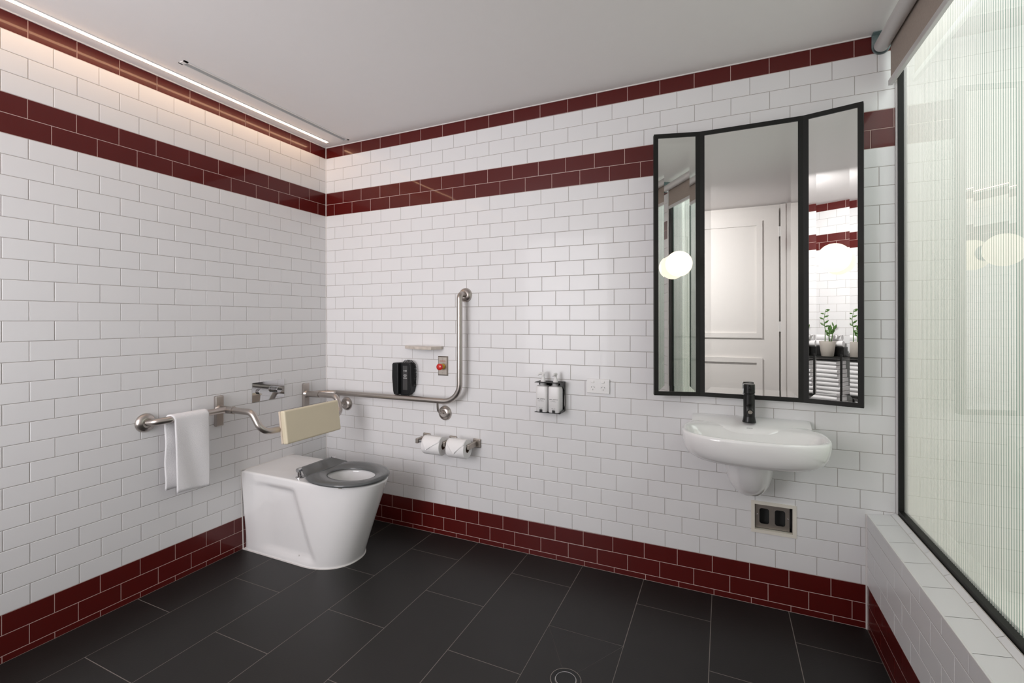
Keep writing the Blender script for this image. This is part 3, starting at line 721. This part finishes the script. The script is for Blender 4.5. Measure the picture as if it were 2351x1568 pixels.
def bottle(cx_, label, up):
    t = thing('pump_bottle', label, 'bottle', (cx_, -0.05, 0.7855), 'pump bottles in the black bracket')
    def rr(hx, hy, z, k=5.0):
        return [(cx_ + hx * math.copysign(abs(math.cos(2 * PI * i / 40)) ** (2 / k), math.cos(2 * PI * i / 40)), -0.0505 + hy * math.copysign(abs(math.sin(2 * PI * i / 40)) ** (2 / k), math.sin(2 * PI * i / 40)), z) for i in range(40)]
    b = MB().loft([rr(.029, .031, .7857), rr(.0315, .0335, .789), rr(.0315, .0335, .912), rr(.030, .032, .917, 4.5), rr(.022, .022, .920, 3), rr(.0165, .0165, .922, 2)])
    b.build('bottle_body', M['bottle'], t, smooth=True, angle=50)
    MB().lathe([(0.0165, 0), (0.0165, 0.0135)], (cx_, -0.0505, 0.921), 'z', 24).build('neck', M['white_plastic'], t, smooth=True)
    pz = 0.9382
    p = MB().lathe([(0.0135, 0), (0.0135, 0.006), (0.010, 0.0075), (0.005, 0.009), (0.005, 0.030)], (cx_, -0.0505, pz), 'z', 24)
    p.build('pump_collar', M['white_plastic'], t, smooth=True)
    d = Vector((-0.9, -0.4, 0)).normalized() if up else Vector((-0.15, -1, 0)).normalized()
    c0 = Vector((cx_, -0.0505, pz + .030))
    h = MB().lathe([(0.0075, 0), (0.0085, 0.010), (0.0085, 0.013)], tuple(c0), 'z', 20)
    h.tube([c0 + Vector((0, 0, .0105)) - d * .007, c0 + Vector((0, 0, .0125)) + d * .010, c0 + Vector((0, 0, .009)) + d * .022, c0 + Vector((0, 0, .003)) + d * .029], [.0072, .0068, .0052, .0038], 14)
    h.build('pump_head', M['white_plastic'], t, smooth=True, angle=50)
    yf = -0.0842
    text_part('brand_lettering', 'MR. SMITH', 0.0083, (cx_, yf, 0.853), M['print_dark'], t, sx=1.12)
    q = MB()
    for z, a, b2 in ((0.8465, -.009, .007), (0.8425, -.0165, -.004), (0.8425, -.002, .015), (0.8080, -.011, -.002), (0.8080, .001, .009), (0.8045, -.008, .006)):
        MB().box((cx_ + a, yf - .00015, z - .0007), (cx_ + b2, yf + .0004, z + .0007)).build('print_line', M['print_grey'], t)
    MB().lathe([(0.0016, 0), (0.0016, 0.0003)], (cx_, yf, 0.902), MY, 10).build('dot', M['print_grey'], t)
bottle(1.550, 'left white pump bottle in the black bracket, nozzle turned left', True)
bottle(1.6175, 'right white pump bottle in the black bracket, nozzle facing the room', False)

# double power point
gp = thing('power_outlet', 'white double power outlet with two switches on the back wall', 'power outlet', (1.826, 0, 0.923))
MB().box((1.769, 0, 0.888), (1.884, -0.0095, 0.960)).build('cover_plate', M['white_plastic'], gp, bevel=0.002, seg=3)
for x in (1.799, 1.851):
    MB().box((x - .0085, -0.008, 0.9395), (x + .0085, -0.0135, 0.9515)).build('switch', M['white_plastic'], gp, bevel=0.003, seg=3)
    sk = MB()
    MB().lathe([(0.0125, 0), (0.0125, 0.0006)], (x + .001, -0.0095, 0.914), MY, 28).build('socket_face', M['white_plastic'], gp)
    for dx, dz, a in ((-.0058, .005, 30), (.0070, .005, -30), (0.0006, -.0075, 0)):
        m_ = Matrix.Translation((x + .001 + dx, -0.0101, 0.914 + dz)) @ Matrix.Rotation(math.radians(a), 4, 'Y')
        sk.box((-.0008, -.0002, -.0034), (.0008, .0002, .0034), 0, m_)
    sk.build('pin_slots', M['dark_slot'], gp)

# recessed service box
wb = thing('recessed_outlet_box', 'cream-framed recessed metal box with two dark openings under the basin', 'outlet box', (2.594, 0, 0.39))
fm = MB()
X0, X1, ZA, ZB = 2.508, 2.680, 0.3205, 0.4590
outer = [(X0, ZA), (X1, ZA), (X1, ZB), (X0, ZB)]; inner = [(2.522, .3345), (2.666, .3345), (2.666, .4450), (2.522, .4450)]
fm.loft([[(x, 0.0, z) for x, z in outer], [(x, -0.004, z) for x, z in outer], [(x, -0.004, z) for x, z in inner], [(x, 0.020, z) for x, z in inner]], False, False)
fm.build('frame', M['ceramic_cream'], wb)
bb = MB()
def plate_hole():
    y = 0.014; xs = [2.5245, 2.541, 2.581, 2.597, 2.640, 2.660]; zs = [.338, .354, .424, .4430]
    mb = MB()
    def rr(x0, x1, z0, z1, r, n=5):
        pts = []
        for cx_, cz_, a0 in ((x1 - r, z0 + r, -90), (x1 - r, z1 - r, 0), (x0 + r, z1 - r, 90), (x0 + r, z0 + r, 180)):
            for i in range(n + 1):
                a = math.radians(a0 + 90 * i / n); pts.append((cx_ + r * math.cos(a), cz_ + r * math.sin(a)))
        return pts
    for (x0, x1, a, b) in ((2.5245, 2.5890, 2.541, 2.579), (2.5890, 2.656, 2.6005, 2.6400)):
        h = rr(a, b, .356, .424, .010); n = len(h)
        # outer loop matched to the hole by projecting to the rectangle
        O = []
        cx_, cz_ = (a + b) / 2, .39
        for (x, z) in h:
            dx, dz = x - cx_, z - cz_
            k = min((x1 - cx_) / dx if dx > 1e-9 else ((x0 - cx_) / dx if dx < -1e-9 else 1e9), (.443 - cz_) / dz if dz > 1e-9 else ((.338 - cz_) / dz if dz < -1e-9 else 1e9))
            O.append((cx_ + dx * k, cz_ + dz * k))
        corners = [(x1, .338), (x1, .443), (x0, .443), (x0, .338)]
        for cc in corners:
            j = min(range(n), key=lambda q: (O[q][0] - cc[0]) ** 2 + (O[q][1] - cc[1]) ** 2); O[j] = cc
        mb.loft([[(x, y, z) for x, z in O], [(x, y, z) for x, z in h], [(x, y + .003, z) for x, z in h], [(x, y + .003, z) for x, z in O]], False, False, closed=True)
    return mb
plate_hole().build('metal_plate', M['steel_dull'], wb)
MB().box((2.522, 0.062, .3345), (2.666, 0.064, .445)).box((2.5205, 0.02, .3345), (2.522, 0.064, .445)).box((2.666, 0.02, .3345), (2.6675, 0.064, .445)).box((2.522, 0.02, .445), (2.666, 0.064, .4465)).box((2.522, 0.02, .333), (2.666, 0.064, .3345)).build('cavity', M['dark_slot'], wb)
for x, z in ((2.5325, .395), (2.6495, .392)): MB().lathe([(0.0035, 0), (0.0030, 0.003), (0, 0.0038)], (x, 0.014, z), MY, 14).build('screw', M['chrome'], wb, smooth=True)

# ------------------------------------------------------------------ basin
bs = thing('wash_basin', 'wide white wall-hung ceramic basin with rounded front and shroud', 'wash basin', (2.505, 0, 0.65))
def basin():
    N = 96; cx_, cy = 2.502, -0.225; RZ = 0.806
    def rg(ax, ayf, ayb, z, k=2.7, cyy=cy, kx=None):
        out = []
        for i in range(N):
            a = 2 * PI * i / N; c_, s_ = math.cos(a), math.sin(a)
            ex = 2 / k
            x = ax * math.copysign(abs(c_) ** ex, c_); y = (ayb if s_ > 0 else ayf) * math.copysign(abs(s_) ** ex, s_)
            out.append((cx_ + x, min(cyy + y, -0.0005), z))
        return out
    R = []
    for a_ in [(0.1, 0.05, 0.2, 0.686, 2.1), (0.175, 0.103, 0.215, 0.689, 2.2), (0.22, 0.137, 0.224, 0.698, 2.3), (0.244, 0.157, 0.225, 0.715, 2.4), (0.256, 0.17, 0.225, 0.742, 2.5), (0.261, 0.1765, 0.225, 0.772, 2.6), (0.262, 0.178, 0.225, 0.795, 2.6), (0.2605, 0.1765, 0.225, 0.802, 2.6), (0.256, 0.172, 0.22, 0.806, 2.6), (0.251, 0.167, 0.165, 0.8062, 2.6), (0.247, 0.163, 0.14, 0.804, 2.6), (0.243, 0.159, 0.115, 0.797, 2.55), (0.234, 0.15, 0.080, 0.772, 2.45), (0.215, 0.135, 0.055, 0.745, 2.3), (0.17, 0.105, 0.040, 0.728, 2.2), (0.1, 0.06, 0.030, 0.718, 2.1), (0.022, 0.022, 0.022, 0.714, 2.0)]:
        R.append(rg(*a_))
    bowl_ = MB().loft(R, True, True); bowl_.build('bowl', M['ceramic'], bs, smooth=True, angle=70)
    # raised ledge against the wall, curving down to the rim at its ends
    hw = 0.229; sec = []
    M_ = 40
    for i in range(M_ + 1):
        t = -1 + 2 * i / M_; x = cx_ - 0.0045 + hw * t * 1.0
        e = smooth01((abs(t) - 0.93) / 0.07)
        dpt = 0.096 - 0.036 * smooth01((abs(t) - 0.25) / 0.75)
        top = 0.8275 - 0.002 * e
        sec.append([(x, 0.0, .700), (x, 0.0, top), (x, -0.012, top), (x, -dpt * .45, top - .003), (x, -dpt * .72, top - .009), (x, -dpt * .9, .8125), (x, -dpt, .8085), (x, -dpt - .016, .8025), (x, -dpt - .030, .794), (x, -dpt - .040, .778), (x, -dpt - .042, .755), (x, -dpt, .700)])
    MB().loft(sec, True, True).build('tap_ledge', M['ceramic'], bs, smooth=True, angle=50)
    # shroud hiding the trap
    S = []
    for z, ax, ay in ((.705, .100, .270), (.660, .100, .255), (.63, .098, .24), (.60, .094, .22), (.57, .088, .20), (.545, .078, .178), (.525, .063, .15), (.514, .046, .12), (.510, .028, .08), (.509, .010, .03)):
        S.append([(2.497 + ax * math.copysign(abs(math.cos(PI + PI * i / 32)) ** .8, math.cos(PI + PI * i / 32)), ay * math.sin(PI + PI * i / 32) * 1.0 - 0.0005, z) for i in range(33)])
    MB().loft(S, True, True).build('shroud', M['ceramic'], bs, smooth=True, angle=70)
basin()
text_part('maker_mark', 'caroma', 0.0075, (2.497, -0.1195, 0.8005), M['print_grey'], bs, rot=(math.radians(45), 0, 0), depth=0.0002)

tp = thing('basin_mixer_tap', 'matt black single-lever mixer tap standing on the basin ledge', 'tap', (2.497, -0.082, 0.823))
MB().lathe([(0.0265, 0), (0.0265, 0.004), (0.0225, 0.006), (0.0225, 0.118), (0.0205, 0.120), (0.0205, 0.123), (0.0228, 0.125), (0.0228, 0.160), (0.021, 0.163), (0.006, 0.164), (0, 0.164)], (2.497, -0.082, 0.819), 'z', 40).build('tap_body', M['black_gloss'], tp, smooth=True, angle=30)
MB().tube([(2.497, -0.095, 0.888), (2.497, -0.150, 0.880), (2.497, -0.170, 0.877)], 0.0115, 20).build('spout', M['black_gloss'], tp, smooth=True, angle=40)
MB().tube([(2.497, -0.168, 0.8765), (2.497, -0.171, 0.8755)], 0.0085, 18).build('aerator', M['steel_dull'], tp, smooth=True)
MB().tube([(2.497, -0.098, 0.962), (2.499, -0.140, 0.972)], [0.0040, 0.0032], 12).build('lever', M['black_gloss'], tp, smooth=True)

# ------------------------------------------------------------------ three-panel mirror
ZT, ZBm, DF = 2.1075, 0.911, 0.050
mr_ = thing('triple_mirror', 'tall black-framed three-panel mirror with angled wings above the basin', 'mirror', (2.505, 0, 1.5))
HLx, HRx = 2.303, 2.700; ang = math.radians(15.65); Wd = 0.200
def panel(p0, p1, name):
    """framed bevelled mirror between plan points p0 -> p1 (left to right seen from the room)"""
    p0 = Vector((*p0, 0)); p1 = Vector((*p1, 0)); t = (p1 - p0); W_ = t.length; t.normalize(); n = Vector((t.y, -t.x, 0))
    def F(u, z, d): q = p0 + t * u + n * d; return (q.x, q.y, z)
    fw = 0.0185; dep = 0.028
    fr = MB(); o = [(0, ZBm), (W_, ZBm), (W_, ZT), (0, ZT)]; i_ = [(fw, ZBm + fw), (W_ - fw, ZBm + fw), (W_ - fw, ZT - fw), (fw, ZT - fw)]
    fr.loft([[F(u, z, -dep) for u, z in o], [F(u, z, 0) for u, z in o], [F(u, z, 0) for u, z in i_], [F(u, z, -0.006) for u, z in i_], [F(u, z, -dep) for u, z in i_]], False, False, closed=True)
    f = fr.build('frame', M['black_metal'], mr_)
    g = MB(); bw_ = 0.026; e = 0.0
    a = [(fw, ZBm + fw), (W_ - fw, ZBm + fw), (W_ - fw, ZT - fw), (fw, ZT - fw)]
    b = [(fw + bw_, ZBm + fw + bw_), (W_ - fw - bw_, ZBm + fw + bw_), (W_ - fw - bw_, ZT - fw - bw_), (fw + bw_, ZT - fw - bw_)]
    g.loft([[F(u, z, -0.009) for u, z in a], [F(u, z, -0.0042) for u, z in a], [F(u, z, -0.0051) for u, z in b]], False, True)
    g.build('mirror_glass', M['mirror'], mr_)
    MB().loft([[F(u, z, -dep) for u, z in a], [F(u, z, -0.010) for u, z in a]]).build('backing', M['black_metal'], mr_)
    return F, W_
OL = (HLx - Wd * math.cos(ang), -DF - Wd * math.sin(ang)); OR = (HRx + Wd * math.cos(ang), -DF - Wd * math.sin(ang))
FL, wl = panel(OL, (HLx, -DF), 'left'); panel((HLx, -DF), (HRx, -DF), 'mid'); FR, wr = panel((HRx, -DF), OR, 'right')
MB().box((2.33, 0, 1.0), (2.67, -0.024, 2.0)).build('mounting_rail', M['black_metal'], mr_)
for (c, pos, lab) in (((2.2195, -0.141, 1.505), 'L', 'round opal globe lamp glowing on the left mirror wing'), ((2.7900, -0.142, 1.4985), 'R', 'round opal globe lamp glowing on the right mirror wing')):
    s = -1 if pos == 'L' else 1
    nrm = Vector((-s * math.sin(ang), -math.cos(ang), 0)) if True else None
    nrm = Vector((math.sin(ang) * (1 if pos == 'L' else -1), -math.cos(ang), 0))
    c = Vector(c); t = thing('globe_lamp', lab, 'lamp', tuple(c), 'globe lamps on the mirror wings')
    R0 = 0.0565; p0 = Vector((HLx if pos == 'L' else HRx, -DF, 0)); dist = (c - p0).dot(nrm) ; base = c - nrm * (dist + 0.0045)
    MB().lathe([(R0 * math.sin(PI * i / 32), -R0 * math.cos(PI * i / 32)) for i in range(33)], tuple(c), 'z', 48).build('globe', M['globe'], t, smooth=True, angle=180)
    MB().tube([base, base + nrm * 0.014, base + nrm * 0.0141, c - nrm * (R0 * .9)], [0.030, 0.030, 0.022, 0.022], 28).build('lamp_base', M['chrome'], t, smooth=True, angle=30)

# floor drain
fd = thing('floor_drain', 'round black floor drain grate let into the dark tiles', 'drain', (1.896, -0.777, 0))
MB().lathe([(0.0538, -0.001), (0.0538, 0.0010), (0.0520, 0.0012), (0.0520, -0.001)], (1.896, -0.777, 0), 'z', 48, ring=True).build('drain_rim', M['floor_grout'], fd)
MB().lathe([(0.0520, -0.004), (0.0520, 0.0009), (0.0390, 0.0004), (0.0375, -0.004)], (1.896, -0.777, 0), 'z', 48, ring=True).build('drain_ring', M['black_gloss'], fd, smooth=True, angle=30)
MB().lathe([(0.0362, -0.003), (0.0362, 0.0016), (0.0347, 0.0018), (0.0344, 0.0012), (0.0344, -0.003)], (1.896, -0.777, 0), 'z', 48, ring=True).build('chrome_band', M['chrome'], fd, smooth=True, angle=30)
MB().lathe([(0.0344, -0.004), (0.0344, 0.0012), (0, 0.0012)], (1.896, -0.777, 0), 'z', 48).build('drain_cover', M['black_gloss'], fd, smooth=True, angle=30)

# ------------------------------------------------------------------ things seen only in the mirror: door, jamb, shelf rack
dk = bpy.data.objects.new('door_1', None); SC.collection.objects.link(dk); dk.location = (2.44, YN, 0); struct(dk); WORLD[dk.name] = Vector(dk.location)
yd = -3.125
MB().box((2.02, YN - .01, 0.006), (2.897, yd, 2.366)).build('door_leaf', M['door_paint'], dk)
def mould(x0, x1, z0, z1, w1=0.048):
    m_ = MB(); o = [(x0, z0), (x1, z0), (x1, z1), (x0, z1)]; i_ = [(x0 + w1, z0 + w1), (x1 - w1, z0 + w1), (x1 - w1, z1 - w1), (x0 + w1, z1 - w1)]
    m_.loft([[(x, yd, z) for x, z in o], [(x, yd + .020, z) for x, z in o], [(x + (.004 if x < 2.4 else -.004), yd + .020, z) for x, z in i_], [(x, yd, z) for x, z in i_]], False, False)
    return m_
mould(2.165, 2.752, 1.075, 2.250).build('door_moulding', M['door_paint'], dk); mould(2.165, 2.752, 0.20, 0.873).build('door_moulding', M['door_paint'], dk)
for z in (2.13, 1.19, 0.30):
    MB().box((2.895, yd, z - .05), (2.925, yd + .003, z + .05)).tube([(2.9, yd + .002, z - .05), (2.9, yd + .002, z + .05)], 0.005, 12).build('hinge', M['white_metal'], dk)
struct(MB().box((2.912, YN, 0), (2.955, yd + .012, 2.40)).box((1.985, YN, 0), (2.012, yd + .012, 2.40)).build('trim_7', M['door_paint'], bevel=0.002))
struct(MB().box((1.98, YN - 0.06, 0), (3.02, YN - 0.012, CEIL)).box((2.955, YN - .02, 0), (3.02, yd, CEIL)).build('wall_door_side', M['door_paint']))

rk = thing('shelf_rack', 'black metal two-tier shelf rack reflected in right mirror wing', 'rack', (1.43, -2.95, 0))
X0r, X1r, Y0r, Y1r = 1.11, 1.772, -3.13, -2.86
for x in (X0r, X1r):
    for y in (Y0r, Y1r): MB().box((x - .007, y - .007, 0), (x + .007, y + .007, 0.94)).build('post', M['black_metal'], rk)
for z in (0.900, 0.545, 0.15): MB().box((X0r, Y0r, z), (X1r, Y1r, z + .012)).build('shelf', M['black_metal'], rk)
MB().tube([(X1r, Y0r, .94), (X1r, Y0r, 1.14)], .004, 8).build('upright_rod', M['black_metal'], rk)
pp = thing('potted_plant', 'young leafy plant in a tapered beige pot reflected in mirror', 'plant', (1.628, -2.94, 0.9125))
PXc, PYc = 1.628, -2.94
MB().lathe([(0.045, 0), (0.050, 0.005), (0.066, 0.135), (0.066, 0.142), (0.061, 0.142), (0.058, 0.125), (0, 0.125)], (PXc, PYc, 0.9125), 'z', 40).build('pot', M['pot'], pp, smooth=True, angle=40)
MB().lathe([(0.057, 0), (0, 0.002)], (PXc, PYc, 1.040), 'z', 24).build('soil', M['soil'], pp)
def stem(pts, leaves):
    s_ = MB().tube([Vector(p) + Vector((PXc, PYc, 1.04)) for p in pts], [0.0042, 0.0036, 0.0028, 0.0018][:len(pts)], 8).build('stem', M['leaf'], pp, smooth=True)
    lf = MB()
    for (p, d, l, wd) in leaves:
        p = Vector(p) + Vector((PXc, PYc, 1.04)); d = Vector(d).normalized(); sd_ = d.cross(Vector((0.3, 1, 0.1))).normalized()
        up = sd_.cross(d)
        prof = [(0, .0), (.2, .7), (.5, 1), (.8, .6), (1, 0.02)]
        a = [p + d * l * t + sd_ * wd * v + up * (-.15 * l * t * t) for t, v in prof]; b = [p + d * l * t - sd_ * wd * v + up * (-.15 * l * t * t) for t, v in prof]
        cmid = [p + d * l * t - up * (.15 * l * t * t + .002) for t, v in prof]
        n_ = len(prof); lf.add(a + cmid + b, [(i, i + 1, n_ + i + 1, n_ + i) for i in range(n_ - 1)] + [(n_ + i, n_ + i + 1, 2 * n_ + i + 1, 2 * n_ + i) for i in range(n_ - 1)])
    o = lf.build('leaves', M['leaf'], pp, smooth=True, angle=180); o.modifiers.new('t', 'SOLIDIFY').thickness = 0.0008
stem([(-.02, 0, 0), (-.018, 0, .12), (-.030, 0, .22), (-.015, 0, .31)], [((-.022, 0, .16), (-1, .2, .8), .05, .009), ((-.025, 0, .18), (1, .1, .9), .05, .009), ((-.03, 0, .22), (-1, 0, .5), .045, .008), ((-.03, 0, .24), (1, 0, .4), .045, .008), ((-.024, 0, .27), (-1, 0, .3), .04, .007), ((-.02, 0, .29), (1, 0, .5), .045, .007), ((-.015, 0, .31), (1, 0, .2), .035, .006), ((-.022, 0, .15), (1, .3, .3), .045, .009)])
stem([(.015, 0, 0), (.016, 0, .08), (.018, 0, .12)], [((.017, 0, .06), (-.6, 0, 1), .05, .014), ((.017, 0, .08), (.9, 0, .9), .06, .016), ((.018, 0, .11), (.1, 0, 1), .06, .017), ((.018, 0, .10), (.8, .1, .6), .05, .013), ((.018, 0, .09), (-.9, .1, .8), .05, .014)])
stem([(.03, 0, 0), (.045, 0, .09), (.052, 0, .17)], [((.05, 0, .12), (.5, 0, 1), .06, .012), ((.052, 0, .15), (-.3, 0, 1), .05, .007)])
bx = MB().box((1.45, -3.10, 0.9125), (1.735, -3.01, 1.0)).build('storage_box', M['black_gloss'], origin=(1.59, -3.05, 0.9125), bevel=0.003)
tag(bx, 'low black box on the rack behind the beige plant pot', 'box')
for i, (x, y, z) in enumerate(((1.60, -3.045, 1.029), (1.585, -3.06, 1.084))):
    sp = []
    for k in range(70):
        a = k * 0.30; r = 0.006 + 0.0011 * k * 0.30
        sp.append((x, y + r * math.cos(a), z + r * math.sin(a)))
    R = sp[-1]
    rr = MB().loft([[(xx, p[1] + 0, p[2]) for p in sp] + [(xx, y + (p[1] - y) * .86, z + (p[2] - z) * .86) for p in reversed(sp)] for xx in (x - .12, x + .12)], True, True)
    rr2 = MB().tube([(x - .12, y, z), (x + .12, y, z)], 0.0285, 28)
    o = rr2.build('rolled_towel', M['towel'], origin=(x, y, z - .028), smooth=True, angle=40)
    tag(o, ['lower white rolled towel lying on the black box', 'upper white rolled towel lying behind the plant'][i], 'towel', 'rolled towels on the rack')
for i in range(4):
    z = 0.5575 + i * 0.079; rn = random.Random(i)
    x0, x1, y0, y1 = 1.38 + rn.uniform(-.01, .01), 1.750 - 0.010 * i, -3.10, -2.885 + rn.uniform(-.012, .008)
    t = MB()
    for q in range(2):
        zz = z + q * .039; r = .0194
        ring = []
        for k in range(15):
            a_ = -PI / 2 + PI * k / 14; ring.append((y1 - r + r * math.cos(a_), zz + .0195 + r * math.sin(a_)))
        ring += [(y0, zz + .0195 + r), (y0, zz + .0195 - r)]
        sec = []
        for j in range(13):
            u = j / 12; sag = .0025 * math.sin(u * 9 + i * 2 + q); sq = 1 - .12 * (abs(2 * u - 1) ** 6)
            sec.append([(x0 + (x1 - x0) * u, y + sag, zz + .0195 + (zq - zz - .0195) * sq) for y, zq in ring])
        t.loft(sec)
    o = t.build('folded_towel', M['towel'], origin=((x0 + x1) / 2, -2.99, z), smooth=True, angle=50)
    tag(o, ['folded white towel at the very bottom of the rack pile', 'folded white towel second from the bottom of the rack pile', 'folded white towel second from the top of the rack pile', 'folded white towel on top of the rack pile'][i], 'towel', 'folded towels on the rack')
cu = MB().lathe([(0.030, 0), (0.033, 0.09), (0.031, 0.09), (0.028, 0.004), (0, 0.004)], (1.25, -2.95, 0.9125), 'z', 28).build('tumbler', M['white_plastic'], origin=(1.25, -2.95, 0.9125), smooth=True, angle=40)
tag(cu, 'small pale tumbler at the far end of the black rack', 'cup')
